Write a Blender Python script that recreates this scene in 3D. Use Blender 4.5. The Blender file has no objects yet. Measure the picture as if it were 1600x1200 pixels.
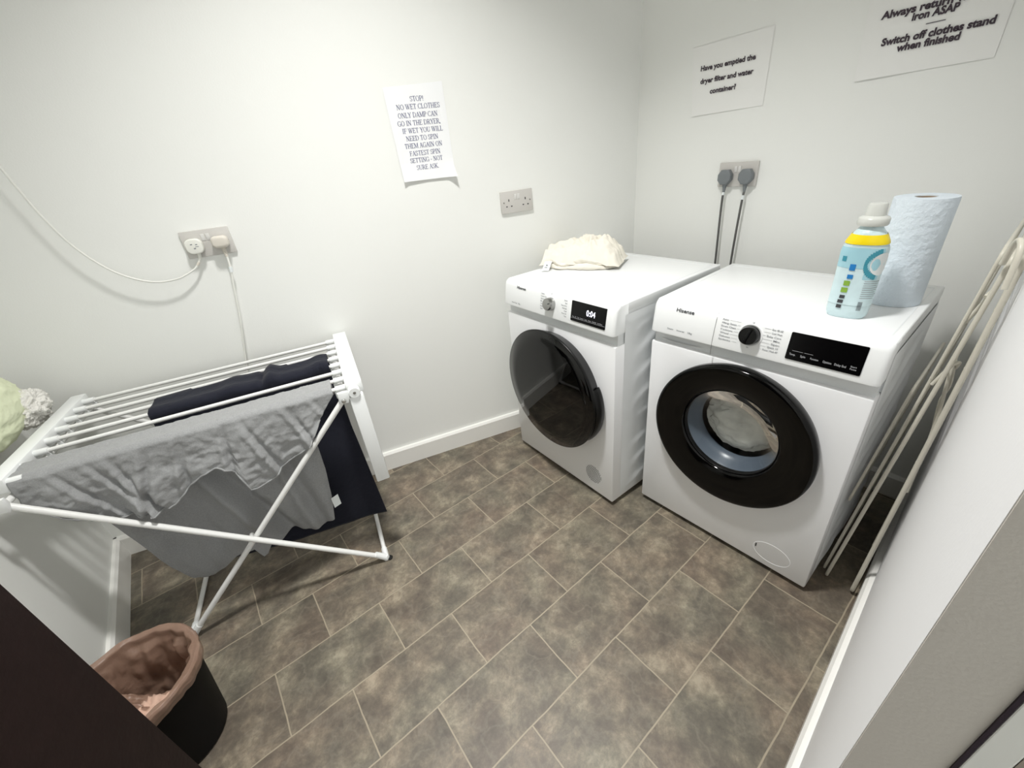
import bpy, bmesh, math, random
from math import sin, cos, pi, radians, sqrt, exp, atan2
from mathutils import Vector, Matrix, noise

random.seed(7)
SC = bpy.context.scene
COL = SC.collection

# ------------------------------------------------------------------ camera
def cam_axes(yaw, pitch, roll):
    y, p, r = radians(yaw), radians(pitch), radians(roll)
    f = Vector((cos(p)*cos(y), cos(p)*sin(y), sin(p)))
    right = Vector((sin(y), -cos(y), 0)); up = right.cross(f)
    return right*cos(r)+up*sin(r), -right*sin(r)+up*cos(r), f
cam_data = bpy.data.cameras.new('camera')
cam = bpy.data.objects.new('camera', cam_data); COL.objects.link(cam)
_r, _u, _f = cam_axes(53.308, -28.871, -6.615)
cam.matrix_world = Matrix(((_r.x, _u.x, -_f.x, -1.136), (_r.y, _u.y, -_f.y, -.7202), (_r.z, _u.z, -_f.z, 1.2981), (0, 0, 0, 1)))
cam_data.sensor_fit = 'HORIZONTAL'; cam_data.sensor_width = 36.0
cam_data.lens = 646.75/1600*36.0
cam_data.clip_start = .01
SC.camera = cam

# ------------------------------------------------------------------ world and light
world = bpy.data.worlds.new('world'); SC.world = world; world.use_nodes = True
bg = world.node_tree.nodes['Background']
bg.inputs[0].default_value = (.80, .82, .82, 1); bg.inputs[1].default_value = 2.0
LIGHT_XY = (-.74, .04); CEIL = 2.85
ld = bpy.data.lights.new('ceiling_lamp', 'AREA'); ld.shape = 'DISK'; ld.size = .24; ld.energy = 20
ld.spread = radians(101)
ld.color = (1.0, .99, .97)
lo = bpy.data.objects.new('ceiling_lamp', ld); COL.objects.link(lo)
lo.location = (LIGHT_XY[0], LIGHT_XY[1], CEIL-.085)
SC.view_settings.view_transform = 'Standard'; SC.view_settings.look = 'None'
SC.view_settings.gamma = 1.0; SC.view_settings.use_curve_mapping = False
SC.view_settings.exposure = 0.04

# ------------------------------------------------------------------ materials
def lin(c):
    return tuple((x/12.92 if x <= .04045 else ((x+.055)/1.055)**2.4) for x in (v/255 for v in c))
def mat(name, rgb, rough=.5, metal=0., bump=0., bscale=60., var=0., vscale=4., spec=None, coat=0., emit=None, estr=0., sheen=0.):
    m = bpy.data.materials.new(name); m.use_nodes = True
    nt = m.node_tree; b = nt.nodes['Principled BSDF']
    c = lin(rgb)
    b.inputs['Base Color'].default_value = (*c, 1)
    b.inputs['Roughness'].default_value = rough; b.inputs['Metallic'].default_value = metal
    if spec is not None: b.inputs['Specular IOR Level'].default_value = spec
    if coat: b.inputs['Coat Weight'].default_value = coat; b.inputs['Coat Roughness'].default_value = .05
    if sheen: b.inputs['Sheen Weight'].default_value = sheen
    if emit: b.inputs['Emission Color'].default_value = (*lin(emit), 1); b.inputs['Emission Strength'].default_value = estr
    tc = nt.nodes.new('ShaderNodeTexCoord')
    if var:
        n = nt.nodes.new('ShaderNodeTexNoise'); n.inputs['Scale'].default_value = vscale; n.inputs['Detail'].default_value = 6
        nt.links.new(tc.outputs['Object'], n.inputs['Vector'])
        r = nt.nodes.new('ShaderNodeValToRGB')
        r.color_ramp.elements[0].position = .3; r.color_ramp.elements[1].position = .7
        r.color_ramp.elements[0].color = (*[x*(1-var) for x in c], 1); r.color_ramp.elements[1].color = (*[min(1, x*(1+var)) for x in c], 1)
        nt.links.new(n.outputs['Fac'], r.inputs['Fac']); nt.links.new(r.outputs['Color'], b.inputs['Base Color'])
    if bump:
        n = nt.nodes.new('ShaderNodeTexNoise'); n.inputs['Scale'].default_value = bscale; n.inputs['Detail'].default_value = 5
        nt.links.new(tc.outputs['Object'], n.inputs['Vector'])
        bp = nt.nodes.new('ShaderNodeBump'); bp.inputs['Strength'].default_value = bump; bp.inputs['Distance'].default_value = .01
        nt.links.new(n.outputs['Fac'], bp.inputs['Height']); nt.links.new(bp.outputs['Normal'], b.inputs['Normal'])
    return m

M = {}
M['wall'] = mat('painted_plaster', (246, 247, 243), .7, bump=.04, bscale=220, var=.012, vscale=1.5)
M['wall_side'] = mat('painted_plaster_cool', (249, 249, 250), .6, bump=.03, bscale=160)
M['jamb'] = mat('jamb_paint', (196, 190, 182), .75, bump=.08, bscale=300)
M['ceiling'] = mat('ceiling_paint', (250, 250, 249), .8)
M['skirting'] = mat('gloss_white_paint', (246, 245, 240), .28, bump=.03, bscale=30)
M['enamel'] = mat('white_enamel', (246, 247, 248), .28, coat=.3)
M['enamel_side'] = mat('white_enamel_panel', (238, 241, 242), .35)
M['console'] = mat('white_console_plastic', (246, 248, 248), .32)
M['groove'] = mat('grey_seam', (150, 150, 150), .6)
M['gloss_black'] = mat('gloss_black_plastic', (3, 3, 3), .08, spec=.28)
M['satin_black'] = mat('satin_black_plastic', (9, 9, 9), .3, spec=.3)
M['screen'] = mat('black_display_glass', (3, 3, 4), .2, spec=.3)
M['chrome'] = mat('brushed_chrome', (205, 205, 203), .25, metal=1)
M['silver'] = mat('silver_knob', (170, 170, 168), .22, metal=1)
M['rubber'] = mat('black_rubber', (14, 14, 14), .6)
M['print'] = mat('dark_print', (60, 62, 66), .6)
M['print_grey'] = mat('grey_print', (140, 143, 147), .6)
M['print_line'] = mat('pale_grey_print', (205, 207, 208), .6)
M['print_white'] = mat('white_print', (190, 192, 196), .5)
M['led'] = mat('led_digits', (240, 240, 255), .5, emit=(235, 238, 255), estr=2.2)
M['drum'] = mat('drum_steel', (120, 122, 124), .3, metal=.9)
M['porthole'] = mat('porthole_inner_plastic', (92, 102, 114), .3)
M['drum_cloth'] = mat('wet_laundry', (232, 232, 224), .8, bump=.4, bscale=25, var=.25, vscale=9)
M['rack'] = mat('white_powder_coat', (235, 235, 232), .32)
M['rackplastic'] = mat('white_moulded_plastic', (240, 242, 241), .38)
M['airer'] = mat('cream_plastic_coat', (214, 210, 196), .35)
M['grey_cloth'] = mat('grey_marl_jersey', (150, 151, 151), .95, bump=.35, bscale=45, var=.10, vscale=300, sheen=.15)
M['navy_cloth'] = mat('navy_fleece', (15, 18, 33), .95, bump=.3, bscale=60, sheen=.05)
M['green_cloth'] = mat('pale_green_cotton', (232, 238, 206), .95, bump=.5, bscale=25)
M['lace'] = mat('white_lace_cotton', (236, 234, 228), .95, bump=.7, bscale=90)
M['cream_cloth'] = mat('cream_calico', (240, 235, 222), .9, bump=.15, bscale=40)
M['paper'] = mat('white_paper', (250, 251, 252), .6)
M['laminate'] = mat('laminated_paper', (247, 247, 244), .6)
M['ink_blue'] = mat('blue_black_ink', (70, 72, 120), .6)
M['ink'] = mat('dark_ink', (60, 48, 58), .6)
M['socket'] = mat('socket_plastic', (208, 205, 200), .3)
M['switch'] = mat('switch_plastic', (226, 225, 222), .3)
M['slot'] = mat('dark_slot', (18, 18, 18), .6)
M['screw'] = mat('steel_screw', (140, 138, 132), .35, metal=.8)
M['plug_white'] = mat('white_plug', (238, 238, 230), .3)
M['plug_beige'] = mat('ivory_plug', (222, 216, 205), .35)
M['plug_grey'] = mat('grey_plug', (122, 127, 130), .45)
M['cable_grey'] = mat('grey_cable', (92, 92, 90), .5)
M['cable_white'] = mat('white_cable', (236, 236, 230), .4)
M['towel'] = mat('kitchen_paper', (226, 236, 244), .9, bump=.5, bscale=60)
M['card'] = mat('cardboard_core', (170, 150, 125), .9)
M['cap'] = mat('frosted_cap', (214, 216, 210), .25)
M['yellow'] = mat('yellow_label', (250, 222, 12), .35)
M['lab_blue'] = mat('blue_label_patch', (40, 130, 200), .4)
M['lab_teal'] = mat('teal_label_patch', (62, 150, 170), .4)
M['lab_green'] = mat('green_label_patch', (140, 180, 70), .4)
M['lab_white'] = mat('white_label_patch', (235, 240, 240), .4)
M['lab_pale'] = mat('pale_blue_label_patch', (168, 214, 226), .4)
M['bin'] = mat('black_bin_plastic', (2, 2, 3), .55, spec=.12)
M['tissue'] = mat('crumpled_tissue', (215, 180, 160), .9, bump=.4, bscale=30)
M['door'] = mat('dark_brown_door', (30, 17, 16), .6, bump=.06, bscale=90, var=.12, vscale=40, spec=.2)
M['dark_seal'] = mat('dark_seal', (36, 22, 34), .8)
M['frame'] = mat('white_door_frame', (225, 225, 220), .35)
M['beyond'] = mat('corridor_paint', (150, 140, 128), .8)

def glassy(name, tint, ior=1.45, rough=.02, base_mix=.0, base=(0, 0, 0)):
    m = bpy.data.materials.new(name); m.use_nodes = True; nt = m.node_tree
    nt.nodes.remove(nt.nodes['Principled BSDF']); out = nt.nodes['Material Output']
    tr = nt.nodes.new('ShaderNodeBsdfTransparent'); tr.inputs[0].default_value = (*tint, 1)
    gl = nt.nodes.new('ShaderNodeBsdfGlossy'); gl.inputs['Roughness'].default_value = rough
    fr = nt.nodes.new('ShaderNodeFresnel'); fr.inputs[0].default_value = ior
    mx = nt.nodes.new('ShaderNodeMixShader')
    nt.links.new(fr.outputs[0], mx.inputs[0]); nt.links.new(tr.outputs[0], mx.inputs[1]); nt.links.new(gl.outputs[0], mx.inputs[2])
    nt.links.new(mx.outputs[0], out.inputs['Surface'])
    return m
M['porthole_glass'] = glassy('porthole_glass', (.90, .91, .91), 1.28, .03)

def film(name, rgb, alpha, rough=.35):
    m = mat(name, rgb, rough, bump=.5, bscale=35)
    m.node_tree.nodes['Principled BSDF'].inputs['Alpha'].default_value = alpha
    return m
M['liner'] = film('brown_bin_liner', (158, 128, 110), .72)
M['bottle'] = film('pale_blue_bottle_plastic', (214, 236, 240), .94, .22)
M['lab_base'] = mat('misty_blue_label', (212, 234, 238), .35, var=.05, vscale=30)

# slate-effect floor tiles, half-bond
def floor_mat():
    m = bpy.data.materials.new('slate_vinyl_tiles'); m.use_nodes = True; nt = m.node_tree; N = nt.nodes; L = nt.links
    b = N['Principled BSDF']
    tc = N.new('ShaderNodeTexCoord')
    mp = N.new('ShaderNodeMapping'); mp.vector_type = 'POINT'
    a = radians(1.02); tL, tW = .3352, .2034
    mp.inputs['Rotation'].default_value = (0, 0, a)
    mp.inputs['Location'].default_value = (-.4245*tL+tL*200, -.9263+200*tW, 0)
    L.new(tc.outputs['Object'], mp.inputs['Vector'])
    wn = N.new('ShaderNodeTexNoise'); wn.inputs['Scale'].default_value = 11; wn.inputs['Detail'].default_value = 3
    L.new(tc.outputs['Object'], wn.inputs['Vector'])
    sub = N.new('ShaderNodeVectorMath'); sub.operation = 'SUBTRACT'; sub.inputs[1].default_value = (.5, .5, .5)
    L.new(wn.outputs['Color'], sub.inputs[0])
    sc = N.new('ShaderNodeVectorMath'); sc.operation = 'SCALE'; sc.inputs['Scale'].default_value = .006
    L.new(sub.outputs[0], sc.inputs[0])
    ad = N.new('ShaderNodeVectorMath'); ad.operation = 'ADD'
    L.new(mp.outputs[0], ad.inputs[0]); L.new(sc.outputs[0], ad.inputs[1])
    br = N.new('ShaderNodeTexBrick'); br.offset = .5; br.offset_frequency = 2; br.squash = 1
    br.inputs['Scale'].default_value = 1; br.inputs['Mortar Size'].default_value = .0022; br.inputs['Mortar Smooth'].default_value = .35
    br.inputs['Brick Width'].default_value = tL; br.inputs['Row Height'].default_value = tW; br.inputs['Bias'].default_value = 0
    br.inputs['Color1'].default_value = (0, 0, 0, 1); br.inputs['Color2'].default_value = (1, 1, 1, 1); br.inputs['Mortar'].default_value = (.5, .5, .5, 1)
    L.new(ad.outputs[0], br.inputs['Vector'])
    # per tile random shift for the mottling
    sh = N.new('ShaderNodeVectorMath'); sh.operation = 'SCALE'; sh.inputs['Scale'].default_value = 9.0
    L.new(br.outputs['Color'], sh.inputs[0])
    ad2 = N.new('ShaderNodeVectorMath'); ad2.operation = 'ADD'
    L.new(tc.outputs['Object'], ad2.inputs[0]); L.new(sh.outputs[0], ad2.inputs[1])
    n1 = N.new('ShaderNodeTexNoise'); n1.inputs['Scale'].default_value = 11; n1.inputs['Detail'].default_value = 9; n1.inputs['Roughness'].default_value = .74; n1.inputs['Distortion'].default_value = .15
    L.new(ad2.outputs[0], n1.inputs['Vector'])
    r1 = N.new('ShaderNodeValToRGB'); e = r1.color_ramp.elements
    e[0].position = .34; e[0].color = (*lin((88, 81, 72)), 1)
    e[1].position = .68; e[1].color = (*lin((160, 150, 132)), 1)
    k = e.new(.47); k.color = (*lin((106, 98, 87)), 1)
    k = e.new(.56); k.color = (*lin((126, 117, 102)), 1)
    L.new(n1.outputs['Fac'], r1.inputs['Fac'])
    # warm/cool drift
    n2 = N.new('ShaderNodeTexNoise'); n2.inputs['Scale'].default_value = 4.5; n2.inputs['Detail'].default_value = 3
    L.new(ad2.outputs[0], n2.inputs['Vector'])
    r2 = N.new('ShaderNodeValToRGB'); e = r2.color_ramp.elements
    e[0].position = .35; e[0].color = (.92, .96, .94, 1); e[1].position = .68; e[1].color = (1.06, .98, .95, 1)
    L.new(n2.outputs['Fac'], r2.inputs['Fac'])
    mu = N.new('ShaderNodeMix'); mu.data_type = 'RGBA'; mu.blend_type = 'MULTIPLY'; mu.inputs['Factor'].default_value = 1
    L.new(r1.outputs['Color'], mu.inputs['A']); L.new(r2.outputs['Color'], mu.inputs['B'])
    # thin pale veins
    n3 = N.new('ShaderNodeTexNoise'); n3.inputs['Scale'].default_value = 10; n3.inputs['Detail'].default_value = 5; n3.inputs['Distortion'].default_value = .25
    L.new(ad2.outputs[0], n3.inputs['Vector'])
    r3 = N.new('ShaderNodeValToRGB'); e = r3.color_ramp.elements
    e[0].position = .47; e[0].color = (0, 0, 0, 1); e[1].position = .53; e[1].color = (0, 0, 0, 1); k = e.new(.5); k.color = (.16, .16, .16, 1)
    L.new(n3.outputs['Fac'], r3.inputs['Fac'])
    mv = N.new('ShaderNodeMix'); mv.data_type = 'RGBA'; mv.inputs['B'].default_value = (*lin((156, 149, 134)), 1)
    L.new(r3.outputs['Color'], mv.inputs['Factor']); L.new(mu.outputs['Result'], mv.inputs['A'])
    mo = N.new('ShaderNodeMix'); mo.data_type = 'RGBA'; mo.inputs['B'].default_value = (*lin((168, 157, 136)), 1)
    mm = N.new('ShaderNodeMath'); mm.operation = 'MULTIPLY'; mm.inputs[1].default_value = .8
    L.new(br.outputs['Fac'], mm.inputs[0])
    L.new(mm.outputs[0], mo.inputs['Factor']); L.new(mv.outputs['Result'], mo.inputs['A'])
    L.new(mo.outputs['Result'], b.inputs['Base Color'])
    b.inputs['Roughness'].default_value = .48
    bp = N.new('ShaderNodeBump'); bp.inputs['Strength'].default_value = .25; bp.inputs['Distance'].default_value = .002
    L.new(n1.outputs['Fac'], bp.inputs['Height']); L.new(bp.outputs['Normal'], b.inputs['Normal'])
    return m
M['floor'] = floor_mat()

# ------------------------------------------------------------------ helpers
def I4(): return Matrix.Identity(4)
def obj(name, bm, m, parent=None, smooth=True, ang=40, loc=None, rotz=0):
    me = bpy.data.meshes.new(name); bmesh.ops.recalc_face_normals(bm, faces=bm.faces); bm.to_mesh(me); bm.free()
    me.materials.append(m)
    if smooth:
        me.shade_smooth(); me.set_sharp_from_angle(angle=radians(ang))
    o = bpy.data.objects.new(name, me); COL.objects.link(o)
    if parent is not None: o.parent = parent
    if loc is not None: o.location = loc
    if rotz: o.rotation_euler = (0, 0, rotz)
    return o
def tag(o, label, cat, group=None):
    o['label'] = label; o['category'] = cat
    if group: o['group'] = group
    return o
def thing(name, label, cat, loc=(0, 0, 0), rotz=0, group=None):
    o = bpy.data.objects.new(name, None); COL.objects.link(o)
    o.location = loc; o.rotation_euler = (0, 0, rotz); o.empty_display_size = .05
    return tag(o, label, cat, group)
def struct(name, bm, m, smooth=False, **k):
    o = obj(name, bm, m, smooth=smooth, **k); o['kind'] = 'structure'; return o
def box(bm, x0, x1, y0, y1, z0, z1, bev=0, seg=2):
    r = bmesh.ops.create_cube(bm, size=1)
    vs = r['verts']
    for v in vs:
        v.co = Vector(((x0+x1)/2+v.co.x*(x1-x0), (y0+y1)/2+v.co.y*(y1-y0), (z0+z1)/2+v.co.z*(z1-z0)))
    if bev:
        es = list({e for v in vs for e in v.link_edges})
        bmesh.ops.bevel(bm, geom=es, offset=bev, segments=seg, profile=.5, affect='EDGES')
def prism(bm, pts, z0, z1, bev=0, seg=2, mtx=None):
    """extrude polygon pts (x, y) from z0 to z1"""
    a = [bm.verts.new((x, y, z0)) for x, y in pts]; b = [bm.verts.new((x, y, z1)) for x, y in pts]
    n = len(pts); fs = [bm.faces.new(a[::-1]), bm.faces.new(b)]
    for i in range(n): fs.append(bm.faces.new((a[i], a[(i+1) % n], b[(i+1) % n], b[i])))
    vs = a+b
    if mtx: bmesh.ops.transform(bm, matrix=mtx, verts=vs)
    if bev:
        es = list({e for f in fs[:2] for e in f.edges})
        bmesh.ops.bevel(bm, geom=es, offset=bev, segments=seg, profile=.5, affect='EDGES')
def lathe(bm, prof, mtx=None, seg=48, closed=False):
    """prof: list of (r, z); spins round local z"""
    rings = []
    for r, z in prof:
        if r < 1e-6: rings.append([bm.verts.new((0, 0, z))])
        else: rings.append([bm.verts.new((r*cos(2*pi*i/seg), r*sin(2*pi*i/seg), z)) for i in range(seg)])
    pairs = list(zip(rings, rings[1:]))
    if closed: pairs.append((rings[-1], rings[0]))
    for a, b in pairs:
        for i in range(seg):
            j = (i+1) % seg
            if len(a) == 1 and len(b) == 1: continue
            if len(a) == 1: bm.faces.new((a[0], b[i], b[j]))
            elif len(b) == 1: bm.faces.new((a[i], a[j], b[0]))
            else: bm.faces.new((a[i], a[j], b[j], b[i]))
    if mtx: bmesh.ops.transform(bm, matrix=mtx, verts=[v for r in rings for v in r])
def smooth_path(pts, n=8):
    P = [Vector(p) for p in pts]
    if len(P) < 3: return P
    out = []
    for i in range(len(P)-1):
        p0 = P[max(i-1, 0)]; p1 = P[i]; p2 = P[i+1]; p3 = P[min(i+2, len(P)-1)]
        for k in range(n):
            t = k/n
            out.append(.5*((2*p1)+(-p0+p2)*t+(2*p0-5*p1+4*p2-p3)*t*t+(-p0+3*p1-3*p2+p3)*t**3))
    out.append(P[-1]); return out
def tube(bm, pts, r, seg=10, cap=True, closed=False):
    P = [Vector(p) for p in pts]; n = len(P)
    rings = []; prev = None
    for i in range(n):
        if closed: t = P[(i+1) % n]-P[i-1]
        else: t = P[min(i+1, n-1)]-P[max(i-1, 0)]
        t.normalize()
        if prev is None:
            a = Vector((0, 0, 1)) if abs(t.z) < .9 else Vector((1, 0, 0))
            u = t.cross(a).normalized()
        else:
            u = (prev-t*prev.dot(t))
            u = u.normalized() if u.length > 1e-6 else t.orthogonal().normalized()
        prev = u; w = t.cross(u)
        rr = r[i] if isinstance(r, (list, tuple)) else r
        rings.append([bm.verts.new(P[i]+(u*cos(2*pi*k/seg)+w*sin(2*pi*k/seg))*rr) for k in range(seg)])
    rng = range(n) if closed else range(n-1)
    for i in rng:
        a, b = rings[i], rings[(i+1) % n]
        for k in range(seg): bm.faces.new((a[k], a[(k+1) % seg], b[(k+1) % seg], b[k]))
    if cap and not closed:
        bm.faces.new(rings[0][::-1]); bm.faces.new(rings[-1])
def round_loop(a, b, c, d, rad=.03, n=6):
    """closed rounded quad through four corner points"""
    C = [Vector(p) for p in (a, b, c, d)]; out = []
    for i in range(4):
        p = C[i]; q0 = C[i-1]; q1 = C[(i+1) % 4]
        s = p+(q0-p).normalized()*rad; e = p+(q1-p).normalized()*rad
        for k in range(n+1):
            t = k/n; out.append(s*(1-t)**2+p*2*t*(1-t)+e*t*t)
    return out
_txt = {}
def text_into(bm, body, x0, x1, zc, cap, y=0, bold=0., slope=0., mtx=None, extr=.0002):
    """lettering in the local xz plane, front towards -y, bbox fitted from x0 to x1, centred on zc"""
    c = bpy.data.curves.new('t', 'FONT'); c.body = body; c.size = 1; c.offset = bold; c.extrude = 0; c.resolution_u = 3
    o = bpy.data.objects.new('t', c); COL.objects.link(o)
    dg = bpy.context.evaluated_depsgraph_get(); me = bpy.data.meshes.new_from_object(o.evaluated_get(dg))
    bpy.data.objects.remove(o); bpy.data.curves.remove(c)
    xs = [v.co.x for v in me.vertices]
    if not xs: return
    w = max(xs)-min(xs); mx = min(xs); sx = (x1-x0)/w
    for v in me.vertices:
        X = (v.co.x-mx)*sx; Y = (v.co.y-.35)*cap/.7
        v.co = Vector((x0+X, y, zc+Y+slope*(X-(x1-x0)/2)))
    if mtx: me.transform(mtx)
    bm.from_mesh(me); bpy.data.meshes.remove(me)
SERIF = {  # strokes (x0, y0, x1, y1, width) on a cap height of 1; arcs (cx, cy, rx, ry, a0, a1); widths last
 'A': (.72, [(.10, 0, .36, 1, .05), (.62, 0, .36, 1, .11), (.22, .34, .52, .34, .05)], [], [(.10, 0), (.62, 0)]),
 'C': (.68, [(.60, .98, .60, .74, .05), (.60, .06, .60, .26, .04)], [(.38, .5, .31, .5, 50, 310)], []),
 'D': (.74, [(.15, 0, .15, 1, .11), (.1, .98, .36, .98, .05), (.1, .02, .36, .02, .05)], [(.34, .5, .32, .48, -90, 90)], [(.15, 0), (.15, 1)]),
 'E': (.62, [(.15, 0, .15, 1, .11), (.1, .98, .55, .98, .05), (.1, .02, .57, .02, .05), (.15, .52, .42, .52, .05), (.55, .98, .55, .80, .05), (.57, .02, .57, .22, .05), (.42, .42, .42, .62, .04)], [], [(.15, 0), (.15, 1)]),
 'F': (.58, [(.15, 0, .15, 1, .11), (.1, .98, .53, .98, .05), (.15, .52, .42, .52, .05), (.53, .98, .53, .80, .05), (.42, .42, .42, .62, .04)], [], [(.15, 0), (.15, 1)]),
 'G': (.74, [(.60, .98, .60, .74, .05), (.62, .04, .62, .42, .10)], [(.38, .5, .31, .5, 50, 315)], [(.62, .42)]),
 'H': (.76, [(.15, 0, .15, 1, .11), (.61, 0, .61, 1, .11), (.15, .5, .61, .5, .05)], [], [(.15, 0), (.15, 1), (.61, 0), (.61, 1)]),
 'I': (.34, [(.17, 0, .17, 1, .11)], [], [(.17, 0), (.17, 1)]),
 'K': (.74, [(.15, 0, .15, 1, .11), (.20, .42, .60, 1, .05), (.30, .56, .62, 0, .11)], [], [(.15, 0), (.15, 1), (.60, 1), (.62, 0)]),
 'L': (.60, [(.15, 0, .15, 1, .11), (.1, .02, .56, .02, .05), (.56, .02, .56, .24, .05)], [], [(.15, 0), (.15, 1)]),
 'M': (.90, [(.13, 0, .13, 1, .05), (.15, 1, .45, .05, .11), (.75, 1, .45, .05, .05), (.77, 0, .77, 1, .11)], [], [(.13, 0), (.10, 1), (.77, 0), (.80, 1)]),
 'N': (.76, [(.14, 0, .14, 1, .05), (.14, 1, .62, .02, .11), (.62, 0, .62, 1, .05)], [], [(.14, 0), (.11, 1), (.62, 1)]),
 'O': (.76, [], [(.38, .5, .30, .5, 0, 360)], []),
 'P': (.60, [(.15, 0, .15, 1, .11), (.1, .98, .34, .98, .05), (.15, .47, .34, .47, .05)], [(.32, .725, .21, .255, -90, 90)], [(.15, 0), (.15, 1)]),
 'R': (.70, [(.15, 0, .15, 1, .11), (.1, .98, .34, .98, .05), (.15, .49, .34, .49, .05), (.34, .49, .62, 0, .10)], [(.32, .735, .20, .245, -90, 90)], [(.15, 0), (.15, 1), (.62, 0)]),
 'S': (.54, [(.46, .95, .46, .72, .05), (.08, .05, .08, .28, .05)], [(.27, .74, .17, .25, 30, 260), (.27, .26, .18, .26, -150, 80)], []),
 'T': (.66, [(.33, 0, .33, 1, .11), (.06, .98, .60, .98, .05), (.06, .98, .06, .78, .05), (.60, .98, .60, .78, .05)], [], [(.33, 0)]),
 'U': (.74, [(.15, .3, .15, 1, .11), (.60, .3, .60, 1, .05)], [(.375, .32, .225, .32, 180, 360)], [(.15, 1), (.60, 1)]),
 'W': (.98, [(.10, 1, .32, 0, .10), (.50, .9, .32, 0, .05), (.46, 1, .68, 0, .10), (.88, 1, .68, 0, .05)], [], [(.10, 1), (.46, 1), (.88, 1)]),
 'Y': (.70, [(.35, 0, .35, .46, .11), (.10, 1, .35, .44, .11), (.60, 1, .35, .44, .05)], [], [(.35, 0), (.10, 1), (.60, 1)]),
 '!': (.26, [(.13, .28, .13, 1, .10), (.13, 0, .13, .10, .11)], [], []),
 '.': (.24, [(.10, 0, .10, .11, .11)], [], []), ',': (.24, [(.11, .12, .07, -.14, .09)], [], []),
 '-': (.36, [(.06, .38, .30, .38, .08)], [], []), ' ': (.30, [], [], [])}
def serif_into(bm, body, x0, x1, zc, cap, y=0):
    W = sum(SERIF[c][0] for c in body); k = (x1-x0)/W; cx = x0
    def P(u, v): return (cx+u*k, y, zc+(v-.5)*cap)
    def bar(u0, v0, u1, v1, w):
        dx, dz = (u1-u0)*k, (v1-v0)*cap; L = sqrt(dx*dx+dz*dz) or 1; nx, nz = -dz/L*w*cap*.62, dx/L*w*cap*.62
        a, b = P(u0, v0), P(u1, v1)
        bm.faces.new([bm.verts.new((p[0]+s_*nx, y, p[2]+s_*nz)) for p, s_ in ((a, 1), (b, 1), (b, -1), (a, -1))])
    for c in body:
        w, bars, arcs, ser = SERIF[c]
        for b in bars: bar(*b)
        for (ax, ay, rx, ry, a0, a1) in arcs:
            n = 18; prev = None
            for i in range(n+1):
                t_ = radians(a0+(a1-a0)*i/n); th = .055+.055*abs(cos(t_)); 
                o_ = bm.verts.new(P(ax+cos(t_)*(rx+th/2), ay+sin(t_)*(ry+.02))); q_ = bm.verts.new(P(ax+cos(t_)*(rx-th/2), ay+sin(t_)*(ry-.035)))
                if prev: bm.faces.new((prev[0], o_, q_, prev[1]))
                prev = (o_, q_)
        for (u, v) in ser: bar(u-.12, v+(.015 if v < .5 else -.015), u+.12, v+(.015 if v < .5 else -.015), .045)
        cx += w*k
def fbm(p, o=4): return noise.fractal(Vector(p), 1.0, 2.0, o)
def interp(t, tab):
    if t <= tab[0][0]: return tab[0][1]
    for (a, b), (c, d) in zip(tab, tab[1:]):
        if t <= c: return b+(d-b)*(t-a)/(c-a)
    return tab[-1][1]
def grid_surface(bm, fn, nu, nv, thick=0.):
    V = [[bm.verts.new(fn(i/nu, j/nv)) for j in range(nv+1)] for i in range(nu+1)]
    fs = [bm.faces.new((V[i][j], V[i+1][j], V[i+1][j+1], V[i][j+1])) for i in range(nu) for j in range(nv)]
    if thick:
        bm.normal_update(); bmesh.ops.solidify(bm, geom=fs, thickness=thick)

# frames of reference measured from the room
A_ANG = radians(-17.172); B_ANG = radians(-.66)
tA = Vector((cos(A_ANG), sin(A_ANG), 0)); nA = Vector((sin(A_ANG), -cos(A_ANG), 0)); A0 = Vector((0, .7783, 0))
tB = Vector((-sin(B_ANG), cos(B_ANG), 0)); nB = Vector((-cos(B_ANG), -sin(B_ANG), 0)); B0 = Vector((.6725, 0, 0))
CORNER = Vector((.679, .568, 0))
SC_ = (CORNER-A0).dot(tA)
CX = -1.735
def wa(s, z=0, off=0): return A0+tA*s+nA*off+Vector((0, 0, z))
def wb(t, z=0, off=0): return B0+tB*t+nB*off+Vector((0, 0, z))
ROT_A = A_ANG; ROT_B = -pi/2+B_ANG
G = radians(2.027); DY = -.713-.018
def wd(x, z=0, off=0): return Vector((x, DY+off+x*math.tan(G), z))

# ------------------------------------------------------------------ setting
def slab(bm, a, b, nrm, z0, z1, th):
    """wall slab from a to b, th thick away from nrm"""
    a, b = Vector(a), Vector(b); n = Vector(nrm)
    p = [a, b, b-n*th, a-n*th]
    prism(bm, [(v.x, v.y) for v in p], z0, z1)
SA_LEFT = (CX-A0.x)/tA.x
bm = bmesh.new(); prism(bm, [(-3.2, -2.4), (1.6, -2.4), (1.6, 2.0), (-3.2, 2.0)], -.05, 0); struct('floor', bm, M['floor'])
bm = bmesh.new(); prism(bm, [(-3.2, -2.4), (1.6, -2.4), (1.6, 2.0), (-3.2, 2.0)], CEIL, CEIL+.05); struct('ceiling', bm, M['ceiling'])
bm = bmesh.new(); slab(bm, wa(SA_LEFT-.12), wa(SC_+.12), nA, 0, CEIL, .1); struct('wall_back', bm, M['wall'])
bm = bmesh.new(); slab(bm, wb(.75), wb(-.85), nB, 0, CEIL, .1); struct('wall_right', bm, M['wall'])
bm = bmesh.new(); slab(bm, (CX, -2.4, 0), (CX, 1.36, 0), (1, 0, 0), 0, CEIL, .1); struct('wall_left', bm, M['wall'])
XN = -.812
bm = bmesh.new()
d0, d1 = wd(XN), wd(.70)
prism(bm, [(d0.x, d0.y), (d1.x, d1.y), (d1.x, d1.y-.12), (d0.x, d0.y-.12)], 0, CEIL)
struct('wall_front', bm, M['wall_side'])
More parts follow.
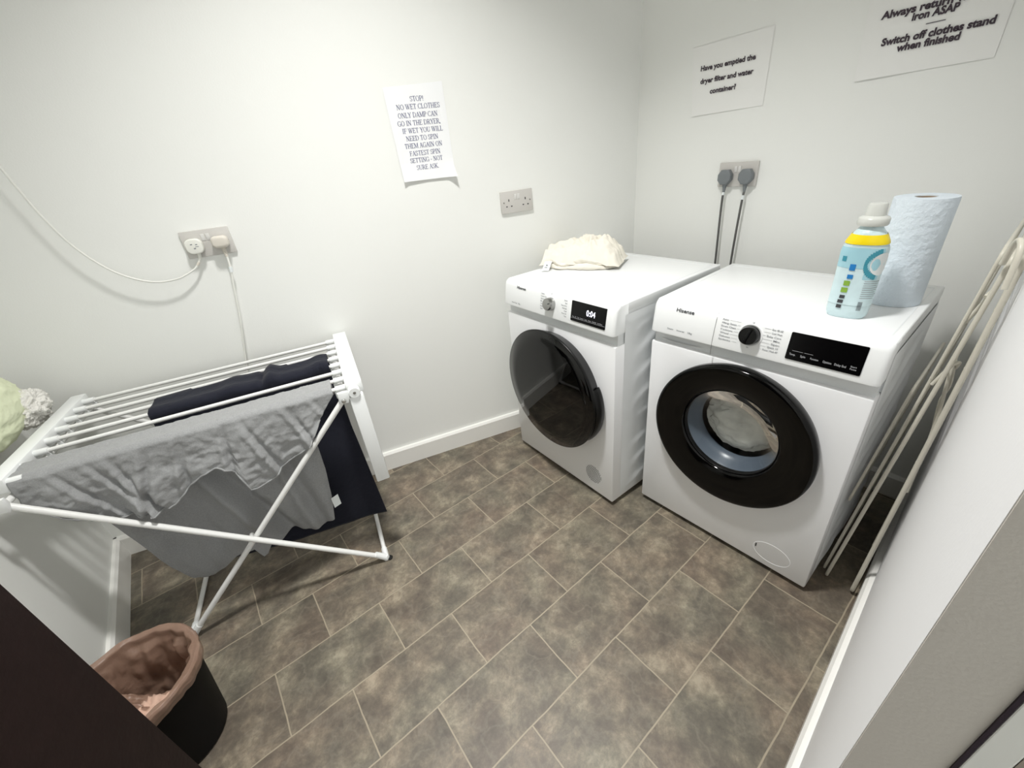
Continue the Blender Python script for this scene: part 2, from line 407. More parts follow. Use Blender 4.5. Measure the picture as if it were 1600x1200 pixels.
# jamb lining on the end of that wall
bm = bmesh.new(); box(bm, XN-.004, XN-.0001, d0.y-.047, d0.y-.0005, 0, 2.05); struct('trim_1', bm, M['jamb'])
bm = bmesh.new(); box(bm, XN-.006, XN-.0001, d0.y-.0495, d0.y-.0472, 0, 2.05); struct('trim_2', bm, M['dark_seal'])
bm = bmesh.new(); box(bm, XN-.006, XN-.0001, d0.y-.066, d0.y-.0497, 0, 2.05, .001); struct('trim_3', bm, M['frame'])
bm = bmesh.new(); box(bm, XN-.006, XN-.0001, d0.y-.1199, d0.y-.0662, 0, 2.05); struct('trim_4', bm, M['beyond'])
# wall above the doorway behind the camera
bm = bmesh.new(); box(bm, CX, XN, -.88, -.762, 2.06, CEIL); struct('wall_doorway', bm, M['wall'])

def skirting(name, a, b, n, h=.096, th=.018):
    a, b, n = Vector(a), Vector(b), Vector(n)
    bm = bmesh.new(); prof = [(0, 0), (th, 0), (th, h-.010), (th-.007, h), (0, h)]
    A = [bm.verts.new(a+n*p+Vector((0, 0, z))) for p, z in prof]; B = [bm.verts.new(b+n*p+Vector((0, 0, z))) for p, z in prof]
    for i in range(5): bm.faces.new((A[i], A[(i+1) % 5], B[(i+1) % 5], B[i]))
    bm.faces.new(A); bm.faces.new(B[::-1])
    struct(name, bm, M['skirting'])
skirting('baseboard_back', wa(SA_LEFT), wa(SC_), nA)
skirting('baseboard_right', wb(.565), wb(-.70), nB)
skirting('baseboard_left', (CX, -.76, 0), (CX, 1.31, 0), (1, 0, 0))
skirting('baseboard_front', wd(XN), wd(.665), Vector((-sin(G), cos(G), 0)))

# open dark door on the left of the doorway
hin = Vector((-1.69, -.73, 0)); edge = Vector((-1.136-.41*.74, -.72+.911*.74, 0))
dv = (edge-hin); dl = dv.length; dv.normalize()
door = bpy.data.objects.new('door_1', None); COL.objects.link(door); door.location = hin; door.rotation_euler = (0, 0, atan2(dv.y, dv.x)); door['kind'] = 'structure'
bm = bmesh.new(); box(bm, 0, dl, 0, .040, .006, 2.03, .0015); obj('door_leaf', bm, M['door'], door)
bm = bmesh.new()
for z in (.25, 1.05, 1.8): tube(bm, [(0, -.004, z-.05), (0, -.004, z+.05)], .007)
obj('hinge', bm, M['screw'], door)

# ceiling light
t = thing('ceiling_light', 'round flush ceiling light in the middle of the laundry room ceiling', 'light', (LIGHT_XY[0], LIGHT_XY[1], CEIL))
bm = bmesh.new(); lathe(bm, [(0, 0), (.15, 0), (.155, -.01), (.15, -.03), (.13, -.035), (0, -.035)]); obj('base', bm, M['rackplastic'], t)
M['diffuser'] = mat('light_diffuser', (245, 245, 240), .5, emit=(255, 252, 240), estr=6)
bm = bmesh.new(); lathe(bm, [(.125, -.036), (.12, -.055), (.08, -.07), (0, -.075)]); obj('diffuser', bm, M['diffuser'], t)

# ------------------------------------------------------------------ machines
CONS = [(-.012, .752), (-.0125, .758), (-.006, .800), (0, .832), (.004, .842), (.012, .849), (.024, .852), (.060, .852), (.060, .752)]
def cons_y(z): return interp(z, [(.752, -.012), (.758, -.0125), (.8, -.006), (.832, 0), (.842, .004), (.849, .012)])
def machine(name, label, cat, loc, rotz, depth, kind):
    W = .595
    t = thing(name, label, cat, loc, rotz)
    # cabinet with a round hole in the front
    cz, r_hole = (.482, .150) if kind == 'washer' else (.458, .12)
    bm = bmesh.new()
    box(bm, 0, W, 0, depth, .020, .712, .005)
    cab = obj('cabinet', bm, M['enamel'], t)
    bm = bmesh.new(); lathe(bm, [(0, -.05), (r_hole, -.05), (r_hole, .22), (0, .22)], Matrix.Translation((W/2, 0, cz)) @ Matrix.Rotation(-pi/2, 4, 'X'), 64)
    cut = obj('cutter', bm, M['enamel'], t)
    md = cab.modifiers.new('b', 'BOOLEAN'); md.operation = 'DIFFERENCE'; md.object = cut; md.solver = 'EXACT'
    bpy.context.view_layer.update()
    dg = bpy.context.evaluated_depsgraph_get(); me = bpy.data.meshes.new_from_object(cab.evaluated_get(dg))
    cab.modifiers.clear(); cab.data = me; me.shade_smooth(); me.set_sharp_from_angle(angle=radians(30))
    bpy.data.objects.remove(cut)
    # recessed grip band under the console
    bm = bmesh.new(); box(bm, .004, W-.004, .016, depth, .710, .754); box(bm, .0, W, .050, depth, .7125, .7515); obj('grip_recess', bm, M['enamel_side'], t, smooth=False)
    # console
    bm = bmesh.new()
    nseg = 14; cols = []
    for i in range(nseg+1):
        # rounded ends: pull the profile back near both ends
        e = [0, .0012, .003, .006, .010, .016, .05]
        xs = e+[W-v for v in e[::-1]]
        break
    for x in xs:
        d = min(x, W-x); k = max(0, 1-d/.016); back = .014*(1-sqrt(max(0, 1-k*k)))
        cols.append([bm.verts.new((x, y+back*(1 if y < .03 else 0), z-(back*.35 if z > .84 else 0))) for y, z in CONS])
    n = len(CONS)
    for a, b in zip(cols, cols[1:]):
        for i in range(n): bm.faces.new((a[i], a[(i+1) % n], b[(i+1) % n], b[i]))
    bm.faces.new(cols[0]); bm.faces.new(cols[-1][::-1])
    obj('console', bm, M['console'], t, ang=50)
    # worktop lid with a slim inset line
    bm = bmesh.new(); box(bm, .001, W-.001, .020, depth, .820, .851, .004, 3)
    box(bm, .0015, W-.0015, .055, depth-.006, .750, .822)
    lid = obj('top_panel', bm, M['console'], t)
    bm = bmesh.new(); g = .018
    for (x0, x1, y0, y1) in ((g, g+.0025, .05, depth-.03), (W-g-.0025, W-g, .05, depth-.03), (g, W-g, depth-.0325, depth-.03)):
        box(bm, x0, x1, y0, y1, .8508, .8516)
    obj('inset_line', bm, M['enamel_side'], lid, smooth=False)
    # pressed side panels
    for side in (1, -1):
        bm = bmesh.new()
        def fn(a, b, side=side):
            y = .045+a*(depth-.06); z = .035+b*(.812-.035)
            yy = (y-.09)/(depth-.13)
            h = 0
            if 0 < yy < 1:
                bow = .14*(1-(1-yy)**2)
                ph = ((z+.0-bow)/.098) % 1
                rib = max(0, sin(pi*ph))**3
                m = min(1, yy*6)*min(1, (1-yy)*8)
                gapm = 1 if (.07 < z < .27 or .40 < z < .74) else max(0, 1-min(abs(z-.27), abs(z-.40), abs(z-.07), abs(z-.74))/.03)
                h = .006*rib*m*gapm
            e = min(1, min(a, 1-a)*26, min(b, 1-b)*30)
            h = (h+.002)*e
            x = (W+.0005+h) if side == 1 else (-.0005-h)
            return (x, y, z)
        grid_surface(bm, fn, 44, 120)
        obj('side_panel', bm, M['enamel_side'], t)
    # feet
    for fx in (.05, W-.05):
        for fy in (.06, depth-.06):
            bm = bmesh.new(); lathe(bm, [(0, 0), (.022, 0), (.022, .006), (.012, .009), (.012, .024), (0, .024)], Matrix.Translation((fx, fy, 0)), 20)
            obj('foot', bm, M['rubber'], t)
    bm = bmesh.new(); box(bm, .02, W-.02, .014, depth-.02, .012, .0195); obj('plinth_shadow', bm, M['rubber'], t, smooth=False)  # black slab standing in for the shade in the gap under the cabinet
    return t
def wall_disc(cx, cz, y, tilt=0):
    # maps lathe z axis to -y (towards the viewer) at (cx, y, cz)
    return Matrix.Translation((cx, y, cz)) @ Matrix.Rotation(tilt, 4, 'X') @ Matrix.Rotation(pi/2, 4, 'X')
def rounded_rect(w, h, r, n=5):
    out = []
    for cx, cy, a0 in ((w/2-r, h/2-r, 0), (-w/2+r, h/2-r, pi/2), (-w/2+r, -h/2+r, pi), (w/2-r, -h/2+r, 3*pi/2)):
        for k in range(n+1): out.append((cx+r*cos(a0+pi/2*k/n), cy+r*sin(a0+pi/2*k/n)))
    return out
def on_console(cx, cz, dy=0):
    sl = atan2(.0085, .045)  # console lean
    return Matrix.Translation((cx, cons_y(cz)+dy, cz)) @ Matrix.Rotation(pi/2-sl, 4, 'X')

# --- washing machine
WASH = machine('washing_machine', 'white front-loading washing machine with wide black door ring and black dial', 'washing machine', (0, 0, 0), -pi/2, .512, 'washer')
door_c = (.2975, .471)
dr = thing('door', '', ''); del dr['label']; del dr['category']; COL.objects.unlink(dr); bpy.data.objects.remove(dr)
bm = bmesh.new()
S = 96
prof = [(.236, -.001), (.240, .010), (.2415, .024), (.2405, .033), (.236, .0375), (.228, .0385), (.150, .030), (.1455, .027), (.1435, .020), (.1425, .004)]
lathe(bm, prof, wall_disc(.2975, 0, 0), S)
for v in bm.verts:
    r = sqrt((v.co.x-.2975)**2+v.co.z**2); k = min(1, max(0, (.2415-r)/.098)); v.co.z += .471+.016*k
ring = obj('door', bm, M['gloss_black'], WASH, ang=60)
bm = bmesh.new()
lathe(bm, [(.1425, .018), (.1435, .022), (.1405, .024), (.1385, .020), (.1385, .010)], wall_disc(.2985, .487, 0), S)
obj('chrome_rim', bm, M['satin_black'], ring)
bm = bmesh.new()
lathe(bm, [(.1425, .012), (.136, .0), (.130, -.016), (.124, -.026), (.118, -.034), (.117, -.045), (.122, -.050)], wall_disc(.2985, .487, 0), S)
obj('porthole_liner', bm, M['porthole'], ring)
bm = bmesh.new()
lathe(bm, [(.140, .016), (.128, .010), (.110, .000), (.085, -.010), (.05, -.017), (0, -.020)], wall_disc(.2985, .487, 0), S)
obj('porthole_glass', bm, M['porthole_glass'], ring)
bm = bmesh.new()
lathe(bm, [(.149, -.06), (.149, -.215), (0, -.215)], wall_disc(.2975, .482, 0), 64)
drum = obj('drum', bm, M['drum'], WASH)
bm = bmesh.new(); bmesh.ops.create_icosphere(bm, subdivisions=5, radius=1)
for v in bm.verts:
    n = v.co.copy(); d = 1+.22*fbm(n*2.1, 5)+.10*abs(fbm(n*5+Vector((3, 1, 2)), 4))
    v.co = Vector((n.x*.135*d, n.y*.055*d, n.z*.105*d))+Vector((.2975, .100, .470))
    v.co.y = max(v.co.y, .034)
    q_ = sqrt((v.co.x-.2985)**2+(v.co.z-.487)**2)
    if q_ > .112: v.co.x = .2985+(v.co.x-.2985)*.112/q_; v.co.z = .487+(v.co.z-.487)*.112/q_
laundry = obj('wet_laundry', bm, M['drum_cloth'], loc=(0, 0, 0), rotz=-pi/2)
tag(laundry, 'pale grey wet laundry seen through the round washing machine window', 'laundry')
# dial
def dial(parent, cx, cz, r, m, mm, tickcol):
    bm = bmesh.new(); lathe(bm, [(r, -.002), (r, .004), (r*.97, .016), (r*.90, .021), (0, .022)], on_console(cx, cz), 48)
    k = obj('knob', bm, m, parent, ang=35)
    bm = bmesh.new(); prism(bm, [(-r*.8, -.0035), (r*.8, -.0035), (r*.8, .0035), (-r*.8, .0035)], .021, .026, .0012, 2,
                            on_console(cx, cz) @ Matrix.Rotation(radians(74), 4, 'Z'))
    obj('grip_bar', bm, mm, k)
    return k
dial(WASH, .303, .806, .0255, M['gloss_black'], M['satin_black'], None)
bm = bmesh.new(); lathe(bm, [(.031, .0003), (.031, .002), (.0285, .0024), (.0275, .0003)], on_console(.303, .806), 48)
obj('dial_surround', bm, M['console'], WASH)
# display
def display(parent, x0, x1, z0, z1):
    bm = bmesh.new(); prism(bm, rounded_rect(x1-x0, z1-z0, .003), -.002, .0008, 0, 1, on_console((x0+x1)/2, (z0+z1)/2, -.0006))
    return obj('display', bm, M['screen'], parent, smooth=False)
scr = display(WASH, .397, .555, .768, .838)
def console_text(items, y=-.0022, bold=.0):
    bm = bmesh.new()
    for body, x0, x1, z, cap in items:
        if body == '-':
            box(bm, x0, x1, -.0001, .0001, z-cap/2, z+cap/2)
            vs = bm.verts[-8:]
            for v in vs: v.co.y += cons_y(v.co.z)+y
            continue
        k = len(bm.verts); text_into(bm, body, x0, x1, z, cap, 0, bold); bm.verts.ensure_lookup_table()
        for v in bm.verts[k:]: v.co.y += cons_y(v.co.z)+y
    return bm
bm = console_text([('Temp.', .4045, .4185, .783, .0055), ('Spin', .4295, .4405, .783, .0055), ('Function', .4515, .4685, .783, .0052), ('Options', .478, .496, .783, .0055),
                   ('Delay End', .502, .525, .783, .0055), ('Start', .533, .545, .787, .004), ('Pause', .533, .5455, .781, .004), ('-', .409, .433, .7925, .0005), ('-', .436, .455, .7925, .0005)], y=-.0022)
obj('button_print', bm, M['print_white'], scr, smooth=False)
bm = console_text([('Hisense', .080, .137, .8335, .0105)], y=-.0012, bold=.02)
obj('brand_print', bm, M['print'], WASH, smooth=False)
L_ = [('Auto', .239), ('Allergy Steam', .262), ('Drum Clean', .262), ('Cottons', .255), ('Wool', .246), ('Delicates', .252), ('Synthetics', .255)]
R_ = [('Eco 40-60', .352), ('Cold Wash', .353), ('Baby Care', .343), ('Mix', .361), ('Spin', .357), ("Quick 15'", .350), ("Power Wash 49'", .341)]
items = []
for i, (s, x1) in enumerate(L_): items.append((s, .2215, x1, .8345-.0093*i, .0048))
for i, (s, x0) in enumerate(R_): items.append((s, x0, .3775, .8325-.0093*i, .0048))
items.append(('Off', .300, .306, .8395, .004)); items.append(('On', .300, .305, .7725, .004))
items.append(('Steam', .060, .080, .772, .0048)); items.append(('Inverter', .092, .118, .772, .0048)); items.append(('10kg', .128, .142, .772, .0055))
for it in items: obj('programme_label', console_text([it], y=-.0011, bold=.012), M['print_grey'], WASH, smooth=False)
for it in [('-', x1+.003, .272, .8345-.0093*i, .0007) for i, (s, x1) in enumerate(L_)]+[('-', .333, x0-.003, .8325-.0093*i, .0007) for i, (s, x0) in enumerate(R_)]:
    obj('index_line', console_text([it], y=-.0008), M['print_line'], WASH, smooth=False)
# detergent drawer outline and recessed grip
bm = bmesh.new()
for i in range(8):
    z0 = .722+i*(.846-.722)/8; z1 = z0+.0156
    box(bm, .2045, .2058, -.0005, .002, z0, z1)
for v in bm.verts: v.co.y += cons_y(max(v.co.z, .752))-.0006
dw = obj('detergent_drawer', bm, M['groove'], WASH, smooth=False)
bm = bmesh.new()
for i in range(21):
    pass
grid_surface(bm, lambda a, b: (.022+a*.150, .017-.012*sin(pi*min(1, max(0, a)))*b, .7135+.010*b), 24, 3)
obj('drawer_grip', bm, M['console'], dw)
# pump filter cover
bm = bmesh.new(); lathe(bm, [(.0560, -.002), (.0560, .0002), (.0548, .0007), (.0536, .0002), (.0530, -.002)], wall_disc(.488, .0835, 0), 48, closed=True)
for v in bm.verts: v.co.z = .0835+(v.co.z-.0835)*.70
pc = obj('filter_cover', bm, M['enamel'], WASH)
bm = bmesh.new(); box(bm, .4385, .4415, -.0014, .001, .083, .097); obj('coin_slot', bm, M['slot'], pc, smooth=False)

# --- tumble dryer
rr = radians(-2.6127); dt_ = Vector((-sin(rr), cos(rr), 0)); DL = Vector((-.1237, .0523, 0))+dt_*.595
DRY = machine('tumble_dryer', 'white tumble dryer with all-black round door and lit display, near the corner', 'tumble dryer', DL, -pi/2+rr, .601, 'dryer')
bm = bmesh.new()
prof = [(.232, -.001), (.238, .010), (.246, .030), (.252, .042), (.2545, .049), (.2535, .0525), (.250, .0540)]
lathe(bm, prof, wall_disc(.2975, .456, 0), S)
dd = obj('door', bm, M['satin_black'], DRY, ang=60)
bm = bmesh.new()
lathe(bm, [(.2500, .0538), (.249, .0555), (.20, .0575), (.10, .0590), (0, .0595)], wall_disc(.2975, .456, 0), S)
M['door_glass'] = mat('black_tinted_glass', (3, 3, 3), .03, spec=.45)
obj('door_glass', bm, M['door_glass'], dd, ang=80)
bm = bmesh.new()
def grip(a, b):
    th = radians(-38+a*58); r = .244+.012*sin(pi*a)**.6
    x = .2975+cos(th)*r; z = .456+sin(th)*r
    q = 2*pi*b; rad = .012
    return (x+cos(th)*rad*cos(q)*.7, -.026+sin(q)*.022, z+sin(th)*rad*cos(q)*.7)
grid_surface(bm, grip, 24, 14)
obj('door_handle', bm, M['satin_black'], dd)
for o in (dd,):   # the glass door stands a touch off the cabinet on its handle side
    pass
bm = bmesh.new(); lathe(bm, [(.0245, -.002), (.0245, .002), (.0225, .020), (.0205, .024), (0, .025)], on_console(.293, .803), 48)
kn = obj('knob', bm, M['silver'], DRY, ang=30)
bm = bmesh.new(); prism(bm, [(-.0015, .009), (.0015, .009), (.0015, .018), (-.0015, .018)], .0245, .0256, 0, 1, on_console(.293, .803) @ Matrix.Rotation(radians(-70), 4, 'Z'))
obj('knob_mark', bm, M['print'], kn, smooth=False)
scr = display(DRY, .401, .559, .768, .838)
bm = console_text([('0:04', .474, .513, .808, .020)], y=-.0022, bold=.0); obj('time_digits', bm, M['led'], scr, smooth=False)
bm = console_text([('Temp.', .408, .4175, .7845, .0042), ('Dry', .4215, .4285, .7845, .0042), ('Time', .433, .442, .7845, .0042), ('Function', .447, .463, .7845, .0042), ('Steam', .468, .479, .7845, .0042),
                   ('Options', .484, .498, .7845, .0042), ('Delay End', .503, .520, .7845, .0042), ('Start/Pause', .526, .547, .7845, .0042), ('-', .403, .557, .7795, .0006)], y=-.0022)
obj('button_print', bm, M['print_white'], scr, smooth=False)
bm = console_text([('Hisense', .088, .144, .8315, .0105)], y=-.0012, bold=.02); obj('brand_print', bm, M['print'], DRY, smooth=False)
items = []
for i, s in enumerate(['Cotton', 'Cotton Eco', 'Synthetic', 'Mix', 'Wool', 'Delicate', 'Sport']):
    items.append((s, .236, .236+.0032*len(s), .8335-.0093*i, .0048))
for i, s in enumerate(['Jeans', 'Bed', 'Extra Dry', 'Refresh', 'Cool', 'Warm Air', 'Time']):
    items.append((s, .378-.0032*len(s), .378, .8300-.0093*i, .0048))
items.append(('Off', .290, .296, .8395, .004)); items.append(('Heat Pump', .058, .092, .768, .0048)); items.append(('9kg', .100, .112, .768, .0055))
for it in items: obj('programme_label', console_text([it], y=-.0011, bold=.012), M['print_grey'], DRY, smooth=False)
# round air vent of small slots
bm = bmesh.new()
vc = (.493, .108); R0 = .043
for k in range(-7, 8):
    z = k*.0056; w = sqrt(max(0, R0*R0-z*z)); x = -w+.003
    j = 0
    while x < w-.003:
        box(bm, vc[0]+x, vc[0]+x+.0052, -.0006, .0012, vc[1]+z-.0011, vc[1]+z+.0011); x += .0078
M['vent'] = mat('dark_vent_slots', (92, 94, 94), .6)
obj('air_vent', bm, M['vent'], DRY, smooth=False)

# ------------------------------------------------------------------ wall sockets and plugs
def socket(label, loc, rotz, on=(0, 0)):
    t = thing('wall_socket', label, 'wall socket', loc, rotz, None)
    bm = bmesh.new(); box(bm, 0, .146, -.010, 0, -.086, 0, .0025, 2); p = obj('faceplate', bm, M['socket'], t)
    for i, x in enumerate((.0655, .0800)):
        bm = bmesh.new(); prism(bm, [(-.0055, -.0105), (.0055, -.0105), (.0055, .0105), (-.0055, .0105)], .009, .0125, .0012, 2, Matrix.Translation((x, 0, -.0235)) @ Matrix.Rotation(pi/2, 4, 'X') @ Matrix.Rotation(radians(5), 4, 'X'))
        obj('switch', bm, M['switch'], t)
    for cx in (.036, .1115):
        bm = bmesh.new()
        box(bm, cx-.002, cx+.002, -.0104, -.009, -.040, -.031)
        for s in (-1, 1): box(bm, cx+s*.011-.0032, cx+s*.011+.0032, -.0104, -.009, -.061, -.057)
        obj('pin_holes', bm, M['slot'], p, smooth=False)
    for x in (.013, .133):
        bm = bmesh.new(); lathe(bm, [(0, .0106), (.0028, .0106), (.003, .009)], Matrix.Translation((x, 0, -.043)) @ Matrix.Rotation(pi/2, 4, 'X'), 16)
        obj('screw', bm, M['screw'], t)
    return t
socket('white double wall socket holding two white plugs above the clothes airer', wa(-1.123, 1.184), ROT_A)
socket('empty white double wall socket above and left of the tumble dryer', wa(.024, 1.166), ROT_A)
socket('white double wall socket holding two grey plugs behind the machines', wb(.172, 1.186), ROT_B)
def plug(parent, m, cx, cz, kind='grey'):
    """plug body centred at (cx, cz), sits on the faceplate, local frame of the socket"""
    bm = bmesh.new()
    if kind == 'grey':
        pts = [(-.014, .026), (.014, .026), (.0255, .010), (.0255, -.010), (.012, -.026), (-.012, -.026), (-.0255, -.010), (-.0255, .010)]
        prism(bm, pts, .0105, .036, .005, 3, Matrix.Translation((cx, 0, cz)) @ Matrix.Rotation(pi/2, 4, 'X'))
        tube(bm, [(cx, -.020, cz-.024), (cx, -.020, cz-.040), (cx, -.020, cz-.056)], [.009, .0065, .0042], 12)
    elif kind == 'round':
        prism(bm, rounded_rect(.050, .048, .018, 8), .0105, .034, .004, 3, Matrix.Translation((cx, 0, cz)) @ Matrix.Rotation(pi/2, 4, 'X'))
        tube(bm, [(cx+.002, -.018, cz-.022), (cx-.0, -.018, cz-.034), (cx-.003, -.019, cz-.044)], [.006, .005, .0042], 12)
    else:
        prism(bm, rounded_rect(.050, .038, .014, 8), .0105, .044, .009, 4, Matrix.Translation((cx, 0, cz)) @ Matrix.Rotation(pi/2, 4, 'X'))
    return obj('plug', bm, m, parent)
# grey leads of the two machines
def grey_lead(label, x, cz, path, tag_t):
    t = thing('power_lead', label, 'power cable', wb(.172, 1.186), ROT_B)
    plug(t, M['plug_grey'], x, cz)
    pts = smooth_path([(x, -.020, cz-.05)]+path, 8)
    bm = bmesh.new(); tube(bm, pts, .0042, 10); obj('cable', bm, M['cable_grey'], t)
    k = tag_t; a, b = pts[k], pts[k+3]
    bm = bmesh.new(); tube(bm, [a, b], .0056, 10); obj('cable_label', bm, M['lab_white'], t)
    return t
grey_lead('grey plug and cable in the left half of the socket behind the machines', .034, -.050,
          [(.035, -.026, -.13), (.037, -.028, -.20), (.040, -.029, -.29), (.042, -.028, -.38), (.043, -.022, -.55), (.06, -.02, -.80)], 2)
grey_lead('grey plug and cable in the right half of the socket behind the machines', .113, -.050,
          [(.113, -.026, -.13), (.111, -.028, -.20), (.109, -.029, -.28), (.107, -.028, -.37), (.104, -.022, -.52), (.10, -.02, -.80)], 5)
# white lead drooping to the left
t = thing('power_lead', 'thin white cable drooping to the left from a flat round white plug', 'power cable', wa(-1.123, 1.184), ROT_A)
pg = plug(t, M['plug_white'], .034, -.047, 'round')
bm = bmesh.new()
for (u, v, w_, h_) in ((-.008, .006, .006, .003), (.004, -.002, .010, .0018), (.006, .004, .006, .003), (-.002, -.008, .006, .004)):
    box(bm, .034+u, .034+u+w_, -.0344, -.0338, -.047+v, -.047+v+h_)
obj('plug_marks', bm, M['print_grey'], pg, smooth=False)
cp = [(-1.0923, 1.093, .019), (-1.106, 1.076, .022), (-1.127, 1.062, .028), (-1.177, 1.046, .036), (-1.248, 1.052, .040), (-1.323, 1.098, .042), (-1.382, 1.181, .044), (-1.414, 1.275, .046), (-1.430, 1.361, .048), (-1.442, 1.426, .050), (-1.50, 1.62, .045), (-1.60, 1.85, .03), (-1.70, 2.05, .02)]
bm = bmesh.new(); tube(bm, smooth_path([(s+1.123, -o, z-1.184) for s, z, o in cp], 8), .0030, 10); obj('cable', bm, M['cable_white'], t)
bm = bmesh.new(); tube(bm, [(.0265, -.0200, -.098), (.017, -.0222, -.108)], .0042, 10); obj('cable_sleeve', bm, M['plug_beige'], t)
# lead of the heated airer
t = thing('power_lead', 'ivory plug with ribbed collar and white cable hanging behind the clothes airer', 'power cable', wa(-1.123, 1.184), ROT_A)
plug(t, M['plug_beige'], .112, -.044, 'beige')
bm = bmesh.new()
for i in range(6): lathe(bm, [(.0075-.0005*i, 0), (.0085-.0005*i, .0015), (.0075-.0005*i, .003)], Matrix.Translation((.113, -.024, -.066-.0048*i)), 14)
tube(bm, [(.113, -.024, -.060), (.113, -.024, -.094)], [.0065, .0050], 10)
obj('strain_relief', bm, M['plug_beige'], t)
cp = [(-1.010, 1.092, .024), (-1.013, 1.05, .030), (-1.027, .984, .032), (-1.047, .881, .034), (-1.068, .798, .034), (-1.090, .711, .034), (-1.12, .58, .05), (-1.15, .42, .03), (-1.16, .25, .03)]
bm = bmesh.new(); tube(bm, smooth_path([(s+1.123, -o, z-1.184) for s, z, o in cp], 8), .0036, 10); obj('cable', bm, M['cable_white'], t)
bm = bmesh.new(); tube(bm, [(.1105, -.0296, -.128), (.1085, -.0305, -.146)], .0062, 10); obj('cable_label', bm, M['lab_white'], t)

# ------------------------------------------------------------------ notices
def sheet(name, label, origin, rotz, corners, curl, m):
    """corners in local (x, z): TL TR BR BL"""
    TL, TR, BR, BL = [Vector((x, 0, z)) for x, z in corners]
    bm = bmesh.new()
    def fn(a, b):
        p = (TL*(1-a)+TR*a)*(1-b)+(BL*(1-a)+BR*a)*b
        p = p.copy(); p.y = -.0012-curl(a, b); return p
    grid_surface(bm, fn, 28, 32, .0002)
    o = obj(name, bm, m, loc=origin, rotz=rotz); tag(o, label, 'notice'); return o
def curlA(a, b):
    c = .0015+.0012*sin(3*a+2*b)+.009*max(0, b-.80)/.2*(.35+.65*abs(a-.45))
    c += .020*max(0, (a-.80)/.2)**2*max(0, (b-.86)/.14)**2
    c += .004*max(0, 1-a/.06)*b
    return c
N1 = sheet('paper_notice', 'white paper notice with blue capital lettering that starts STOP!', wa(-.363, 1.54), ROT_A,
           [(0, .002), (.213, .011), (.2125, -.294), (.008, -.293)], curlA, M['paper'])
NOTE = [('STOP!', -.276, -.227, 1.505), ('NO WET CLOTHES', -.329, -.171, 1.482), ('ONLY DAMP CAN', -.329, -.184, 1.457), ('GO IN THE DRYER,', -.336, -.177, 1.433),
        ('IF WET YOU WILL', -.324, -.173, 1.4095), ('NEED TO SPIN', -.316, -.195, 1.3855), ('THEM AGAIN ON', -.326, -.184, 1.362), ('FASTEST SPIN', -.313, -.196, 1.3375),
        ('SETTING - NOT', -.316, -.191, 1.3145), ('SURE ASK.', -.297, -.210, 1.290)]
bm = bmesh.new()
for s, x0, x1, z in NOTE: serif_into(bm, s, x0+.363, x1+.363, z-1.54, .0150)
for v in bm.verts: v.co.y = -.0016-.0006-curlA(v.co.x/.213, min(1, max(0, -v.co.z/.294)))
obj('lettering', bm, M['ink_blue'], N1, smooth=False)
def curlB(a, b): return .0002+.0022*max(0, b-.85)/.15*(1-a)
N2 = sheet('paper_notice', 'laminated notice asking Have you emptied the dryer filter and water container?', wb(.335, 1.575), ROT_B,
           [(0, 0), (.285, .004), (.285, -.216), (.02, -.219)], curlB, M['laminate'])
bm = bmesh.new()
for s, x0, x1, z in [('Have you emptied the', -.295, -.097, 1.506), ('dryer filter and water', -.292, -.098, 1.466), ('container?', -.250, -.153, 1.430)]:
    text_into(bm, s, x0+.335, x1+.335, z-1.575, .0155, -.0040, .034)
obj('lettering', bm, M['ink'], N2, smooth=False)
def curlC(a, b): return .0002+.0030*max(0, b-.80)/.2*max(0, 1-a*1.6)+.001*b*sin(6*a)**2
N3 = sheet('paper_notice', 'large laminated notice ending Switch off clothes stand when finished', wb(-.199, 1.60), ROT_B,
           [(0, 0), (.302, .006), (.302, -.211), (.01, -.215)], curlC, M['laminate'])
bm = bmesh.new()
for s, x0, x1, z, c in [('Always return vac and', .238, .470, 1.532, .0165), ('iron ASAP', .309, .402, 1.5135, .0165), ('Switch off clothes stand', .254, .480, 1.4695, .0165), ('when finished', .293, .422, 1.4495, .0165)]:
    text_into(bm, s, x0-.199, x1-.199, z-1.60, c, -.0046, .040)
box(bm, .343-.199, .382-.199, -.0043, -.0041, -.1102, -.1084)
obj('lettering', bm, M['ink'], N3, smooth=False)

# ------------------------------------------------------------------ things on the machines
# detergent bottle
BC = Vector((.150, -.462, .8516))
def bot_r(z):
    return interp(z, [(0, .88), (.006, .97), (.02, 1.0), (.10, 1.0), (.165, 1.03), (.185, .98), (.20, .84), (.212, .62), (.218, .54), (.23, .53)])
def bot_pt(phi, z, off=0):
    r = bot_r(z)
    if .03 < z < .13: r += .010*abs(sin((z-.03)*pi/.0145))**2*(1 if cos(phi) > -2 else 0)-.005
    k = min(1, max(0, (z-.165)/.045)); ex = 2.6+(2-2.6)*k
    a, b = .033, .0435
    c, s = cos(phi), sin(phi)
    q = (abs(c)**ex+abs(s)**ex)**(-1/ex)
    aa = a*(1-k)+.038*k; bb = b*(1-k)+.038*k
    if z > .21: aa = bb = .038
    return Vector((c*q*(aa*r+off), s*q*(bb*r+off), z))
t = thing('detergent_bottle', 'pale blue liquid detergent bottle with yellow band and clear cap on the washing machine', 'detergent bottle', BC, radians(6))
bm = bmesh.new()
zs = [0, .003, .008, .015]+[.02+.0045*i for i in range(33)]+[.172, .178, .184, .190, .196, .202, .208, .213, .218, .226]
rings = [[bm.verts.new(bot_pt(2*pi*i/48, z)) for i in range(48)] for z in zs]
for a, b in zip(rings, rings[1:]):
    for i in range(48): bm.faces.new((a[i], a[(i+1) % 48], b[(i+1) % 48], b[i]))
bm.faces.new(rings[0][::-1]); bm.faces.new(rings[-1])
obj('bottle_body', bm, M['bottle'], t)
